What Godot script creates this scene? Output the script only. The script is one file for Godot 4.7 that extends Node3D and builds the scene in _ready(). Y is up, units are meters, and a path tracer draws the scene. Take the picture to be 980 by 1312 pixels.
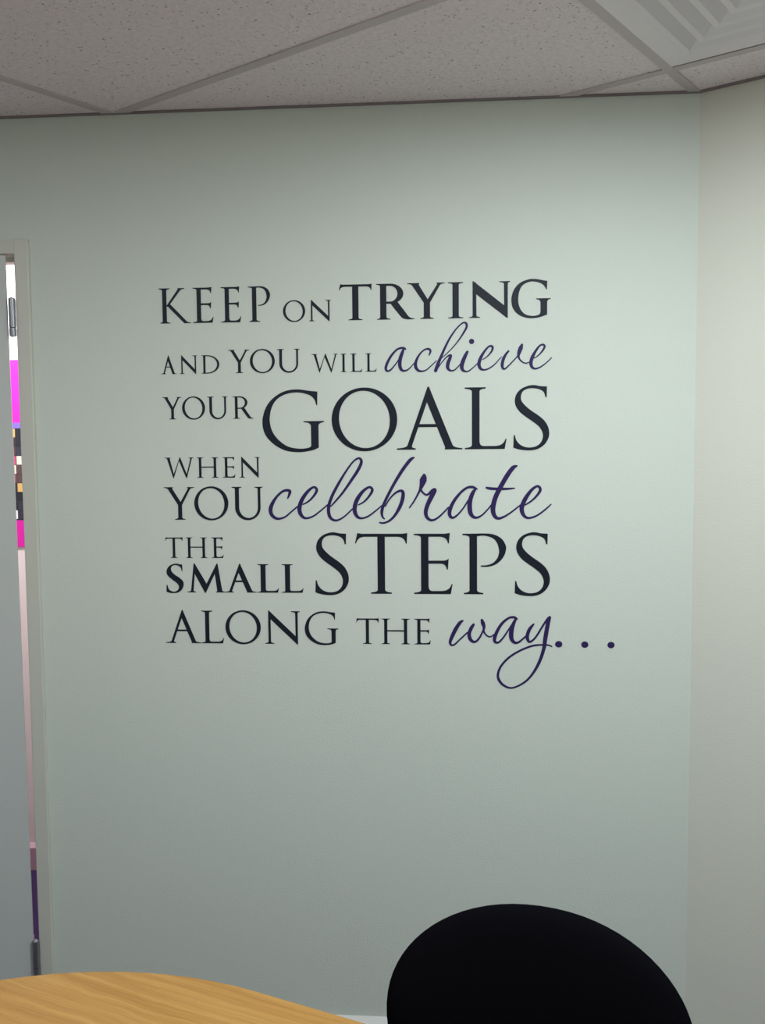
extends Node3D
# A small office corner: angled wall with vinyl lettering, door ajar, lay-in ceiling, D-end table, chair.

const F := 1193.17            # focal length in pixels of the 980 x 1312 frame
const CAM := Vector3(0.0, 1.61, 2.344)
const CEIL := 2.436           # underside of the ceiling grid
const SLAB := 2.66
const GA := 0.57564           # the ceiling grid and the right wall run at 33 degrees to the lettered wall
const CORNER := Vector3(0.582, 0.0, 0.0)
const B_LEFT := -2.375
const B_RIGHT := 2.2
const A_FRONT := 4.2
var UB := Vector3(cos(GA), 0, sin(GA))
var UA := Vector3(-sin(GA), 0, cos(GA))
var cam_basis: Basis
var used := {}
var M := {}
var rng := RandomNumberGenerator.new()

func _ready():
	rng.seed = 77
	# ---------------------------------------------------------------- camera, environment, lights
	var cam := Camera3D.new()
	cam.name = "camera"
	cam.position = CAM
	cam.rotation = Vector3(deg_to_rad(-4.2418), deg_to_rad(4.562), deg_to_rad(-0.4707))
	cam.fov = rad_to_deg(2.0 * atan(656.0 / F))
	cam.near = 0.02
	cam.current = true
	add_child(cam)
	cam_basis = Basis.from_euler(cam.rotation)
	var env := Environment.new()
	env.background_mode = Environment.BG_COLOR
	env.background_color = Color(0.02, 0.02, 0.02)
	env.tonemap_mode = Environment.TONE_MAPPER_LINEAR
	env.tonemap_exposure = 0.95
	env.sdfgi_enabled = true
	env.ssao_enabled = true
	env.ssil_enabled = true
	var we := WorldEnvironment.new()
	we.name = "environment"
	we.environment = env
	add_child(we)
	make_materials()
	# light fittings sit in the ceiling grid: first the one beside the vent, then one over the table, then the corridor's
	ceiling_light(grid(0.592, 1.08), 1.176, 0.576, 2.15, "recessed fluorescent ceiling light beside the square air vent", -GA)
	ceiling_light(grid(-0.608, 2.28), 1.176, 0.576, 0.22, "recessed fluorescent ceiling light over the rounded end of the table", -GA)
	ceiling_light(Vector3(-1.75, 0, -0.55), 0.9, 0.3, 3.0, "recessed ceiling light in the corridor behind the door", 0.0)
	# ---------------------------------------------------------------- structure, then objects
	build_room()
	build_ceiling()
	build_vent()
	build_door()
	build_corridor()
	build_table()
	build_chair()
	build_decal()

# ==================================================================== small helpers
func grid(b: float, a: float, y := 0.0) -> Vector3:
	return CORNER + UB * b + UA * a + Vector3(0, y, 0)

func ray(u: float, v: float) -> Vector3:
	return cam_basis * Vector3((u - 490.0) / F, -(v - 656.0) / F, -1.0)

func wp(u: float, v: float) -> Vector2:          # photo pixel -> point on the lettered wall (plane z = 0)
	var d := ray(u, v)
	var p := CAM + d * (-CAM.z / d.z)
	return Vector2(p.x, p.y)

func numbered(called: String) -> String:
	if not used.has(called):
		used[called] = 0
		return called
	used[called] += 1
	return "%s_%03d" % [called, used[called]]

func thing(called: String, label: String, category: String, at := Vector3.ZERO, turn := Vector3.ZERO, group := "") -> Node3D:
	var o := Node3D.new()
	o.name = numbered(called)
	add_child(o)
	o.position = at
	o.rotation = turn
	o.set_meta("label", label)
	o.set_meta("category", category)
	if group != "":
		o.set_meta("group", group)
	return o

func newst() -> SurfaceTool:
	var st := SurfaceTool.new()
	st.begin(Mesh.PRIMITIVE_TRIANGLES)
	return st

func put(called: String, st: SurfaceTool, m: Material, parent: Node = null) -> MeshInstance3D:
	var o := MeshInstance3D.new()
	o.mesh = st.commit()
	o.material_override = m
	o.cast_shadow = GeometryInstance3D.SHADOW_CASTING_SETTING_ON
	if parent == null:
		o.name = numbered(called)
		add_child(o)
	else:
		o.name = called
		parent.add_child(o, true)
	return o

func struct(called: String, st: SurfaceTool, m: Material, label := "") -> MeshInstance3D:
	var o := put(called, st, m)
	o.set_meta("kind", "structure")
	if label != "":
		o.set_meta("label", label)
	return o

func tri(st: SurfaceTool, a: Vector3, b: Vector3, c: Vector3, n: Vector3, ua := Vector2.ZERO, ub := Vector2.ZERO, uc := Vector2.ZERO):
	if (b - a).cross(c - a).dot(n) > 0.0:
		var t := b
		b = c
		c = t
		var tu := ub
		ub = uc
		uc = tu
	for p in [[a, ua], [b, ub], [c, uc]]:
		st.set_normal(n)
		st.set_uv(p[1])
		st.add_vertex(p[0])

func smooth_tri(st: SurfaceTool, a: Vector3, b: Vector3, c: Vector3, na: Vector3, nb: Vector3, nc: Vector3):
	if (b - a).cross(c - a).dot(na + nb + nc) > 0.0:
		var t := b
		b = c
		c = t
		var tn := nb
		nb = nc
		nc = tn
	for p in [[a, na], [b, nb], [c, nc]]:
		st.set_normal(p[1])
		st.set_uv(Vector2.ZERO)
		st.add_vertex(p[0])

func quad(st: SurfaceTool, a: Vector3, b: Vector3, c: Vector3, d: Vector3, n: Vector3):
	tri(st, a, b, c, n)
	tri(st, a, c, d, n)

# a box with chamfered edges, between two corners, under a transform
func box(st: SurfaceTool, lo: Vector3, hi: Vector3, ch := 0.0, tf := Transform3D.IDENTITY):
	var c := (lo + hi) * 0.5
	var h := (hi - lo) * 0.5
	for ax in 3:
		var i := (ax + 1) % 3
		var j := (ax + 2) % 3
		for s in [-1.0, 1.0]:
			var n := Vector3.ZERO
			n[ax] = s
			var q := []
			for k in [[-1, -1], [1, -1], [1, 1], [-1, 1]]:
				var p := Vector3.ZERO
				p[ax] = s * h[ax]
				p[i] = k[0] * (h[i] - ch)
				p[j] = k[1] * (h[j] - ch)
				q.append(tf * (c + p))
			quad(st, q[0], q[1], q[2], q[3], tf.basis * n)
	if ch <= 0.0:
		return
	for ax in 3:
		var i := (ax + 1) % 3
		var j := (ax + 2) % 3
		for si in [-1.0, 1.0]:
			for sj in [-1.0, 1.0]:
				var n := Vector3.ZERO
				n[i] = si
				n[j] = sj
				n = n.normalized()
				var q := []
				for k in [[-1, 0], [1, 0], [1, 1], [-1, 1]]:
					var p := Vector3.ZERO
					p[ax] = k[0] * (h[ax] - ch)
					p[i] = si * (h[i] - (ch if k[1] == 1 else 0.0))
					p[j] = sj * (h[j] - (0.0 if k[1] == 1 else ch))
					q.append(tf * (c + p))
				quad(st, q[0], q[1], q[2], q[3], tf.basis * n)
	for sx in [-1.0, 1.0]:
		for sy in [-1.0, 1.0]:
			for sz in [-1.0, 1.0]:
				var s := Vector3(sx, sy, sz)
				var q := []
				for ax in 3:
					var p := h - Vector3(ch, ch, ch)
					p[ax] = h[ax]
					q.append(tf * (c + p * s))
				tri(st, q[0], q[1], q[2], tf.basis * s.normalized())

# a prism over a polygon of the ground plan (x, z); uvs in metres along the grid
func prism(st: SurfaceTool, poly: PackedVector2Array, y0: float, y1: float, ch := 0.0):
	var idx := Geometry2D.triangulate_polygon(poly)
	var mid := Vector2.ZERO
	for p in poly:
		mid += p
	mid /= poly.size()
	var inner := poly
	if ch > 0.0:
		var off := Geometry2D.offset_polygon(poly, -ch, Geometry2D.JOIN_MITER)
		if off.size() == 1 and off[0].size() == poly.size():
			inner = off[0]
			var best := 0
			for k in inner.size():          # line the two outlines up
				if inner[k].distance_to(poly[0]) < inner[best].distance_to(poly[0]):
					best = k
			var turned := PackedVector2Array()
			for k in inner.size():
				turned.append(inner[(best + k) % inner.size()])
			inner = turned
			idx = Geometry2D.triangulate_polygon(inner)
		else:
			ch = 0.0
	for k in range(0, idx.size(), 3):
		var q := [inner[idx[k]], inner[idx[k + 1]], inner[idx[k + 2]]]
		var w := [plan_uv(q[0]), plan_uv(q[1]), plan_uv(q[2])]
		tri(st, v3(q[0], y1), v3(q[1], y1), v3(q[2], y1), Vector3.UP, w[0], w[1], w[2])
		tri(st, v3(q[0], y0), v3(q[1], y0), v3(q[2], y0), Vector3.DOWN, w[0], w[1], w[2])
	var cw := Geometry2D.is_polygon_clockwise(poly)
	for k in poly.size():
		var a := poly[k]
		var b := poly[(k + 1) % poly.size()]
		var e := b - a
		var n2 := Vector2(e.y, -e.x).normalized() * (-1.0 if cw else 1.0)
		var n := Vector3(n2.x, 0, n2.y)
		quad(st, v3(a, y0 + ch), v3(b, y0 + ch), v3(b, y1 - ch), v3(a, y1 - ch), n)
		if ch > 0.0:
			var ia := inner[k]
			var ib := inner[(k + 1) % inner.size()]
			quad(st, v3(a, y1 - ch), v3(b, y1 - ch), v3(ib, y1), v3(ia, y1), (n + Vector3.UP).normalized())
			quad(st, v3(a, y0 + ch), v3(b, y0 + ch), v3(ib, y0), v3(ia, y0), (n + Vector3.DOWN).normalized())

func v3(p: Vector2, y: float) -> Vector3:
	return Vector3(p.x, y, p.y)

var uv_axis := Vector2(1, 0)
func plan_uv(p: Vector2) -> Vector2:
	return Vector2(p.dot(uv_axis), p.dot(Vector2(-uv_axis.y, uv_axis.x)))

func lathe(st: SurfaceTool, prof: Array, seg := 24, tf := Transform3D.IDENTITY):      # prof: [radius, y]
	for k in prof.size() - 1:
		var a: Vector2 = prof[k]
		var b: Vector2 = prof[k + 1]
		var e := b - a
		if e.length() < 1e-6:
			continue
		var n2 := Vector2(e.y, -e.x).normalized()
		for s in seg:
			var t0 := TAU * s / seg
			var t1 := TAU * (s + 1) / seg
			var d0 := Vector3(cos(t0), 0, sin(t0))
			var d1 := Vector3(cos(t1), 0, sin(t1))
			var n0 := tf.basis * (d0 * n2.x + Vector3.UP * n2.y)
			var n1 := tf.basis * (d1 * n2.x + Vector3.UP * n2.y)
			var p00 := tf * (d0 * a.x + Vector3.UP * a.y)
			var p01 := tf * (d1 * a.x + Vector3.UP * a.y)
			var p10 := tf * (d0 * b.x + Vector3.UP * b.y)
			var p11 := tf * (d1 * b.x + Vector3.UP * b.y)
			if a.x > 1e-6:
				smooth_tri(st, p00, p01, p11 if b.x > 1e-6 else p10, n0, n1, n1)
			if b.x > 1e-6:
				smooth_tri(st, p00, p11, p10, n0, n1, n0)

# ==================================================================== materials
func flat(c: Color, rough := 0.8, spec := 0.5) -> StandardMaterial3D:
	var m := StandardMaterial3D.new()
	m.albedo_color = c
	m.roughness = rough
	m.metallic_specular = spec
	return m

func c8(r: int, g: int, b: int) -> Color:
	return Color(r / 255.0, g / 255.0, b / 255.0)

func noise_normal(freq: float, size: int, strength: float, seed_: int) -> ImageTexture:
	var n := FastNoiseLite.new()
	n.seed = seed_
	n.frequency = freq
	n.fractal_octaves = 3
	var im := n.get_seamless_image(size, size)
	im.convert(Image.FORMAT_RGBA8)
	im.bump_map_to_normal_map(strength)
	return ImageTexture.create_from_image(im)

func paint(c: Color) -> StandardMaterial3D:              # roller-stippled wall paint
	var m := flat(c, 0.75, 0.3)
	m.normal_enabled = true
	m.normal_texture = M.stipple
	m.normal_scale = 0.25
	m.uv1_triplanar = true
	m.uv1_world_triplanar = true
	m.uv1_scale = Vector3.ONE * 3.0
	return m

func make_materials():
	M.stipple = noise_normal(0.12, 512, 2.0, 5)
	M.wall = paint(c8(210, 220, 209))
	M.wall_cream = paint(c8(214, 217, 204))
	M.frame = flat(c8(206, 209, 196), 0.45)
	M.leaf = flat(c8(190, 196, 192), 0.5)
	M.skirting = flat(c8(210, 213, 208), 0.25)
	M.tee = flat(c8(198, 190, 195), 0.5)
	M.angle = flat(c8(134, 124, 130), 0.5)
	M.vent = flat(c8(236, 232, 240), 0.4)
	M.duct = flat(c8(120, 118, 120), 0.8)
	M.fitting = flat(c8(225, 224, 226), 0.4)
	M.steel = flat(c8(150, 156, 160), 0.35)
	M.steel.metallic = 0.9
	M.vinyl = flat(c8(22, 30, 42), 0.5, 0.35)
	M.vinyl_purple = flat(c8(46, 34, 86), 0.5, 0.35)
	M.fabric = flat(c8(12, 12, 16), 0.95, 0.05)
	M.plastic = flat(c8(24, 24, 27), 0.55)
	M.corridor = paint(c8(238, 214, 212))
	M.corridor_floor = flat(c8(62, 44, 78), 0.95, 0.1)
	M.slab = flat(c8(120, 118, 115), 0.9)
	M.glow = flat(c8(250, 250, 250), 0.6)
	M.glow.emission_enabled = true
	M.glow.emission = Color(0.97, 0.96, 1.0)
	M.glow.emission_energy_multiplier = 7.0
	M.pink_trim = flat(c8(196, 150, 165), 0.5)
	# mineral fibre tile: fine mottling and scattered pin holes, 0.6 m a repeat
	var n := FastNoiseLite.new()
	n.seed = 9
	n.frequency = 0.05
	n.fractal_octaves = 4
	var sz := 768
	var im := Image.create(sz, sz, false, Image.FORMAT_RGB8)
	var spk := n.get_seamless_image(sz, sz)
	for y in sz:
		for x in sz:
			var v := 0.93 + (spk.get_pixel(x, y).r - 0.5) * 0.07 + rng.randf_range(-0.015, 0.015)
			im.set_pixel(x, y, Color(v * 0.99, v * 0.96, v * 0.985))
	for k in 1500:
		var cx := rng.randi_range(0, sz - 1)
		var cy := rng.randi_range(0, sz - 1)
		var r := rng.randf_range(1.2, 3.4) if k < 420 else rng.randf_range(0.8, 1.6)
		var dark := rng.randf_range(0.58, 0.78)
		var ex := rng.randf_range(0.7, 1.4)
		for dy in range(-5, 6):
			for dx in range(-5, 6):
				var q := sqrt(dx * dx / ex + dy * dy * ex)
				if q <= r:
					im.set_pixel(posmod(cx + dx, sz), posmod(cy + dy, sz), Color(dark, dark * 0.96, dark * 0.96))
	M.tile = flat(Color.WHITE, 0.95, 0.1)
	M.tile.albedo_texture = ImageTexture.create_from_image(im)
	M.tile.uv1_scale = Vector3(1.0 / 0.6, 1.0 / 0.6, 1.0)
	# beech laminate: long wavy grain along u
	var g1 := FastNoiseLite.new()
	g1.seed = 21
	g1.frequency = 0.008
	g1.fractal_octaves = 3
	var g2 := FastNoiseLite.new()
	g2.seed = 22
	g2.frequency = 0.05
	var gw := 1024
	var wood := Image.create(gw, gw, false, Image.FORMAT_RGB8)
	for y in gw:
		for x in gw:
			var warp := g1.get_noise_2d(x * 0.5, y * 0.8) * 9.0
			var band := g1.get_noise_2d(x * 0.12 + 300.0, (y + warp) * 6.0)
			var fine := g2.get_noise_2d(x * 0.09, (y + warp * 0.5) * 4.5)
			var fleck := g2.get_noise_2d(x * 0.5 + 900.0, y * 9.0)
			var v := clampf(0.5 + band * 0.5 + fine * 0.3 + (0.16 if fleck > 0.42 else 0.0) * -1.0, 0.0, 1.0)
			wood.set_pixel(x, y, c8(160, 114, 54).lerp(c8(196, 156, 90), v))
	M.wood = flat(Color.WHITE, 0.42, 0.4)
	M.wood.albedo_texture = ImageTexture.create_from_image(wood)
	M.wood.uv1_scale = Vector3(1.1, 1.1, 1.0)
	M.wood_edge = flat(c8(196, 146, 84), 0.5)
	# carpet
	var cp := Image.create(256, 256, false, Image.FORMAT_RGB8)
	for y in 256:
		for x in 256:
			var v := rng.randf_range(0.78, 1.0)
			cp.set_pixel(x, y, Color(0.43 * v, 0.37 * v, 0.44 * v))
	M.carpet = flat(Color.WHITE, 1.0, 0.05)
	M.carpet.albedo_texture = ImageTexture.create_from_image(cp)
	M.carpet.uv1_triplanar = true
	M.carpet.uv1_world_triplanar = true
	M.carpet.uv1_scale = Vector3.ONE * 2.0

# ==================================================================== lights
func ceiling_light(at: Vector3, lx: float, lz: float, energy: float, label: String, turn: float):
	var t := thing("ceiling_light", label, "light", Vector3(at.x, CEIL, at.z), Vector3(0, turn, 0))
	var hx := lx / 2
	var hz := lz / 2
	var st := newst()
	box(st, Vector3(-hx, 0.0, -hz), Vector3(hx, 0.012, -hz + 0.025), 0.002)
	box(st, Vector3(-hx, 0.0, hz - 0.025), Vector3(hx, 0.012, hz), 0.002)
	box(st, Vector3(-hx, 0.0, -hz + 0.025), Vector3(-hx + 0.025, 0.012, hz - 0.025), 0.002)
	box(st, Vector3(hx - 0.025, 0.0, -hz + 0.025), Vector3(hx, 0.012, hz - 0.025), 0.002)
	put("frame", st, M.fitting, t)
	st = newst()
	box(st, Vector3(-hx + 0.02, 0.012, -hz + 0.02), Vector3(hx - 0.02, 0.09, hz - 0.02), 0.004)
	put("housing", st, M.fitting, t)
	st = newst()
	box(st, Vector3(-hx + 0.026, -0.03, -hz + 0.026), Vector3(hx - 0.026, 0.0115, hz - 0.026), 0.008)
	put("diffuser", st, M.glow, t)
	var l := AreaLight3D.new()
	l.name = "lamp"
	l.area_size = Vector2(lx - 0.06, lz - 0.06)
	l.light_energy = energy
	l.light_color = Color(0.94, 0.985, 1.0)
	l.shadow_enabled = true
	l.area_range = 12.0
	l.area_attenuation = 2.0
	l.rotation.x = -PI / 2
	l.position.y = -0.033
	t.add_child(l)

# ==================================================================== room shell
func room_poly() -> PackedVector2Array:
	var out := PackedVector2Array()
	var a0 := -B_LEFT * tan(GA)
	for p in [grid(B_LEFT, a0), CORNER, grid(B_RIGHT, 0), grid(B_RIGHT, A_FRONT), grid(B_LEFT, A_FRONT)]:
		out.append(Vector2(p.x, p.z))
	return out

const DOOR_R := -1.123        # faces of the door opening
const DOOR_L := -1.972
const DOOR_H := 2.098

func build_room():
	var poly := room_poly()
	var xl := poly[0].x
	var st := newst()
	box(st, Vector3(DOOR_R + 0.004, 0, -0.1), Vector3(0.582, SLAB, 0))
	box(st, Vector3(DOOR_L - 0.004, DOOR_H + 0.004, -0.1), Vector3(DOOR_R + 0.004, SLAB, 0))
	box(st, Vector3(xl - 0.06, 0, -0.1), Vector3(DOOR_L - 0.004, SLAB, 0))
	struct("wall_back", st, M.wall, "pale green painted wall carrying the vinyl lettering")
	var names := ["", "wall_right", "wall_side", "wall_front", "wall_left"]
	for k in range(1, 5):
		var a := poly[k]
		var b := poly[(k + 1) % 5]
		var e := (b - a).normalized()
		var n := Vector2(e.y, -e.x)
		if n.dot(poly[(k + 3) % 5] - a) > 0.0:
			n = -n
		var ext := e * 0.1
		var q := PackedVector2Array([a if k == 1 else a - ext, b + ext if k < 4 else b, (b + ext if k < 4 else b) + n * 0.1, (a if k == 1 else a - ext) + n * 0.1])
		st = newst()
		prism(st, q, 0, SLAB)
		struct(names[k], st, M.wall_cream if k == 1 else M.wall, "cream painted wall meeting the lettered wall" if k == 1 else "")
	# floor under the whole room
	var big := Geometry2D.offset_polygon(poly, 0.1, Geometry2D.JOIN_MITER)
	st = newst()
	prism(st, big[0], -0.1, 0.0)
	struct("floor", st, M.carpet, "grey carpet floor of the room")
	# skirting boards with a chamfered top
	st = newst()
	skirting(st, Vector3(DOOR_R + 0.044, 0, 0), Vector3(0.574, 0, 0), Vector3(0, 0, 1), M.skirting)
	struct("baseboard_back", st, M.skirting, "white skirting board below the lettered wall")
	st = newst()
	skirting(st, CORNER + UB * 0.008 - Vector3(0, 0, 0), grid(B_RIGHT, 0), UA, M.skirting)
	struct("baseboard_right", st, M.skirting, "white skirting board below the cream wall")

func skirting(st: SurfaceTool, a: Vector3, b: Vector3, n: Vector3, _m):
	var prof := [[0.0, 0.0], [0.018, 0.0], [0.018, 0.086], [0.005, 0.099], [0.003, 0.1], [0.0, 0.1]]
	for k in prof.size() - 1:
		var p: Array = prof[k]
		var q: Array = prof[k + 1]
		var nn: Vector3 = n * (q[1] - p[1]) + Vector3.UP * (p[0] - q[0])
		if nn.length() < 1e-6:
			continue
		if k == 0:
			nn = Vector3.DOWN
		quad(st, a + n * p[0] + Vector3.UP * p[1], b + n * p[0] + Vector3.UP * p[1], b + n * q[0] + Vector3.UP * q[1], a + n * q[0] + Vector3.UP * q[1], nn.normalized())
	for e in [a, b]:
		var d := (b - a).normalized() * (1.0 if e == b else -1.0)
		for k in range(1, prof.size() - 1):
			var p: Array = prof[k]
			var q: Array = prof[k + 1]
			tri(st, e, e + n * p[0] + Vector3.UP * p[1], e + n * q[0] + Vector3.UP * q[1], d)

func build_ceiling():
	var poly := room_poly()
	var c := Node3D.new()
	c.name = "ceiling"
	add_child(c)
	c.set_meta("kind", "structure")
	c.set_meta("label", "suspended ceiling of speckled tiles in a metal grid")
	var st := newst()
	prism(st, Geometry2D.offset_polygon(poly, 0.1, Geometry2D.JOIN_MITER)[0], SLAB, SLAB + 0.1)
	put("slab", st, M.slab, c)
	uv_axis = Vector2(UB.x, UB.z)
	var inset: PackedVector2Array = Geometry2D.offset_polygon(poly, -0.001, Geometry2D.JOIN_MITER)[0]
	var inner: PackedVector2Array = Geometry2D.offset_polygon(poly, -0.013, Geometry2D.JOIN_MITER)[0]
	# perimeter angle along each wall
	for k in inset.size():
		var j := (k + 1) % inset.size()
		var a := inset[k]
		var b := inset[j]
		var best_a := inner[0]
		var best_b := inner[0]
		for p in inner:
			if p.distance_to(a) < best_a.distance_to(a):
				best_a = p
			if p.distance_to(b) < best_b.distance_to(b):
				best_b = p
		st = newst()
		prism(st, PackedVector2Array([a, b, best_b, best_a]), CEIL, CEIL + 0.003)
		put("wall_angle", st, M.angle, c)
	# main tees every 0.6 m along the right wall, cross tees every 1.2 m and one beside the vent
	var al := []
	var a0 := 0.18
	while a0 < A_FRONT:
		al.append(a0)
		a0 += 0.6
	var bl := [-2.408 + 0.0, -1.208, -0.008, 1.192]
	for a in al:
		strip_part(c, "main_tee", [Vector2(B_LEFT - 1, a - 0.012), Vector2(B_RIGHT + 1, a - 0.012), Vector2(B_RIGHT + 1, a + 0.012), Vector2(B_LEFT - 1, a + 0.012)], inner, CEIL, CEIL + 0.003, M.tee)
	var edges := [-1.0]
	edges.append_array(al)
	edges.append(A_FRONT + 1)
	for i in edges.size() - 1:
		for b in bl:
			strip_part(c, "cross_tee", [Vector2(b - 0.012, edges[i] + 0.012), Vector2(b + 0.012, edges[i] + 0.012), Vector2(b + 0.012, edges[i + 1] - 0.012), Vector2(b - 0.012, edges[i + 1] - 0.012)], inner, CEIL, CEIL + 0.003, M.tee)
	strip_part(c, "cross_tee", [Vector2(0.58, 0.192), Vector2(0.604, 0.192), Vector2(0.604, 0.768), Vector2(0.58, 0.768)], inner, CEIL, CEIL + 0.003, M.tee)
	# tiles
	var cols := [-3.608]
	cols.append_array(bl)
	cols.append(2.392)
	for i in edges.size() - 1:
		for j in cols.size() - 1:
			var lo := Vector2(cols[j] + 0.004, edges[i] + 0.004)
			var hi := Vector2(cols[j + 1] - 0.004, edges[i + 1] - 0.004)
			if i == 2 and j == 3 or i == 4 and j == 2:      # the light fittings
				continue
			if i == 1 and j == 3:
				lo.x = 0.596                                  # the vent fills the other half
			strip_part(c, "tile", [lo, Vector2(hi.x, lo.y), hi, Vector2(lo.x, hi.y)], inset, CEIL + 0.0032, CEIL + 0.02, M.tile)
	uv_axis = Vector2(1, 0)

func strip_part(parent: Node, called: String, ba: Array, clip: PackedVector2Array, y0: float, y1: float, m: Material):
	var q := PackedVector2Array()
	for p in ba:
		var w := grid(p.x, p.y)
		q.append(Vector2(w.x, w.z))
	for r in Geometry2D.intersect_polygons(q, clip):
		if r.size() < 3:
			continue
		var st := newst()
		prism(st, r, y0, y1)
		put(called, st, m, parent)

# ==================================================================== square louvred vent
func build_vent():
	var t := thing("ceiling_vent", "square white louvred air vent in the suspended ceiling", "vent", grid(0.286, 0.48, CEIL), Vector3(0, -GA, 0))
	var st := newst()
	ring(st, 0.282, 0.0, 0.232, 0.0, 0.006)
	ring(st, 0.282, 0.012, 0.282, 0.0, 0.0)
	put("frame", st, M.vent, t)
	var s := 0.232
	for k in 5:
		st = newst()
		# a sloping blade that flares out to a flat lip
		ring(st, s, -0.004, s - 0.012, -0.002, 0.002)
		ring(st, s - 0.012, -0.002, s - 0.050, 0.016, 0.002)
		put("louvre", st, M.vent, t)
		s -= 0.046
	st = newst()
	box(st, Vector3(-0.27, 0.05, -0.27), Vector3(0.27, 0.09, 0.27), 0.003)
	put("plenum", st, M.vent, t)
	st = newst()
	for k in 4:
		var tf := Transform3D(Basis(Vector3.UP, k * PI / 2), Vector3.ZERO)
		box(st, Vector3(-0.262, 0.004, 0.25), Vector3(0.262, 0.05, 0.262), 0.0, tf)
	put("neck", st, M.vent, t)

# a square ring of four sloping plates from half-size s0 at height y0 to s1 at y1, given a thickness upwards
func ring(st: SurfaceTool, s0: float, y0: float, s1: float, y1: float, th: float):
	for k in 4:
		var bs := Basis(Vector3.UP, k * PI / 2)
		var p := [Vector3(-s0, y0, s0), Vector3(s0, y0, s0), Vector3(s1, y1, s1), Vector3(-s1, y1, s1)]
		var n := Vector3(0, -absf(s0 - s1), (y1 - y0) * (1.0 if s0 >= s1 else -1.0)).normalized()
		if n.length() < 0.5:
			n = Vector3(0, 0, 1)
		quad(st, bs * p[0], bs * p[1], bs * p[2], bs * p[3], bs * n)
		if th > 0.0:
			var up := Vector3(0, th, 0)
			quad(st, bs * (p[0] + up), bs * (p[1] + up), bs * (p[2] + up), bs * (p[3] + up), bs * -n)
			quad(st, bs * p[0], bs * p[1], bs * (p[1] + up), bs * (p[0] + up), bs * Vector3(0, 0, 1))
			quad(st, bs * p[3], bs * p[2], bs * (p[2] + up), bs * (p[3] + up), bs * Vector3(0, 0, -1))

# ==================================================================== door
func build_door():
	var fr := Node3D.new()
	fr.name = "trim_1"
	add_child(fr)
	fr.set_meta("kind", "structure")
	fr.set_meta("label", "off-white door frame at the end of the lettered wall")
	var z0 := -0.11
	var z1 := 0.012
	var st := newst()
	box(st, Vector3(DOOR_R, 0, z0), Vector3(DOOR_R + 0.037, DOOR_H + 0.037, z1), 0.002)
	put("jamb", st, M.frame, fr)
	st = newst()
	box(st, Vector3(DOOR_L - 0.037, 0, z0), Vector3(DOOR_L, DOOR_H + 0.037, z1), 0.002)
	put("jamb", st, M.frame, fr)
	st = newst()
	box(st, Vector3(DOOR_L, DOOR_H, z0), Vector3(DOOR_R, DOOR_H + 0.037, z1), 0.002)
	put("head", st, M.frame, fr)
	st = newst()
	box(st, Vector3(DOOR_R - 0.011, 0, -0.075), Vector3(DOOR_R, DOOR_H, -0.04), 0.001)
	put("stop", st, M.frame, fr)
	st = newst()
	box(st, Vector3(DOOR_L, 0, -0.075), Vector3(DOOR_L + 0.011, DOOR_H, -0.04), 0.001)
	put("stop", st, M.frame, fr)
	st = newst()
	box(st, Vector3(DOOR_L + 0.011, DOOR_H - 0.011, -0.075), Vector3(DOOR_R - 0.011, DOOR_H, -0.04), 0.001)
	put("stop", st, M.frame, fr)
	# the leaf stands ajar into the room, turned about the hinge pins and a little dropped
	var d := Node3D.new()
	d.name = "door_1"
	add_child(d)
	d.set_meta("kind", "structure")
	d.set_meta("label", "grey door leaf standing ajar on steel hinges")
	d.position = Vector3(DOOR_R - 0.005, 0, 0.017)
	d.rotation = Vector3(0, deg_to_rad(25), 0)
	st = newst()
	var tilt := Transform3D(Basis(Vector3(0, 0, 1), deg_to_rad(0.2)), Vector3.ZERO)
	box(st, Vector3(-0.835, 0.012, -0.049), Vector3(-0.0055, 2.094, -0.005), 0.002, tilt)
	put("leaf", st, M.leaf, d)
	for y in [1.888, 0.19]:
		st = newst()
		lathe(st, [Vector2(0, y), Vector2(0.005, y), Vector2(0.0088, y + 0.002), Vector2(0.0088, y + 0.022), Vector2(0.0062, y + 0.0225), Vector2(0.0088, y + 0.024), Vector2(0.0088, y + 0.096), Vector2(0.005, y + 0.099), Vector2(0, y + 0.1)], 16, Transform3D(Basis(), Vector3(-0.0015, 0, 0.003)))
		var h := put("hinge", st, M.steel, d)
		st = newst()
		box(st, Vector3(-0.0068, y + 0.002, -0.030), Vector3(-0.0040, y + 0.098, -0.001), 0.0)
		put("hinge_plate", st, M.steel, h)
	for sgn in [1.0, -1.0]:
		st = newst()
		var zf := -0.005 if sgn > 0 else -0.049
		var out := Transform3D(Basis(Vector3(1, 0, 0), PI / 2 * sgn), Vector3(-0.775, 1.0, zf))
		lathe(st, [Vector2(0, 0), Vector2(0.026, 0), Vector2(0.026, 0.006), Vector2(0.011, 0.008), Vector2(0.010, 0.045), Vector2(0, 0.046)], 20, out)
		var bar := Transform3D(Basis(Vector3(0, 0, 1), -PI / 2), Vector3(-0.78, 1.0, zf + sgn * 0.045))
		lathe(st, [Vector2(0, 0), Vector2(0.008, 0.001), Vector2(0.010, 0.004), Vector2(0.009, 0.12), Vector2(0.006, 0.126), Vector2(0, 0.127)], 16, bar)
		put("handle", st, M.steel, d)

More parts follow.
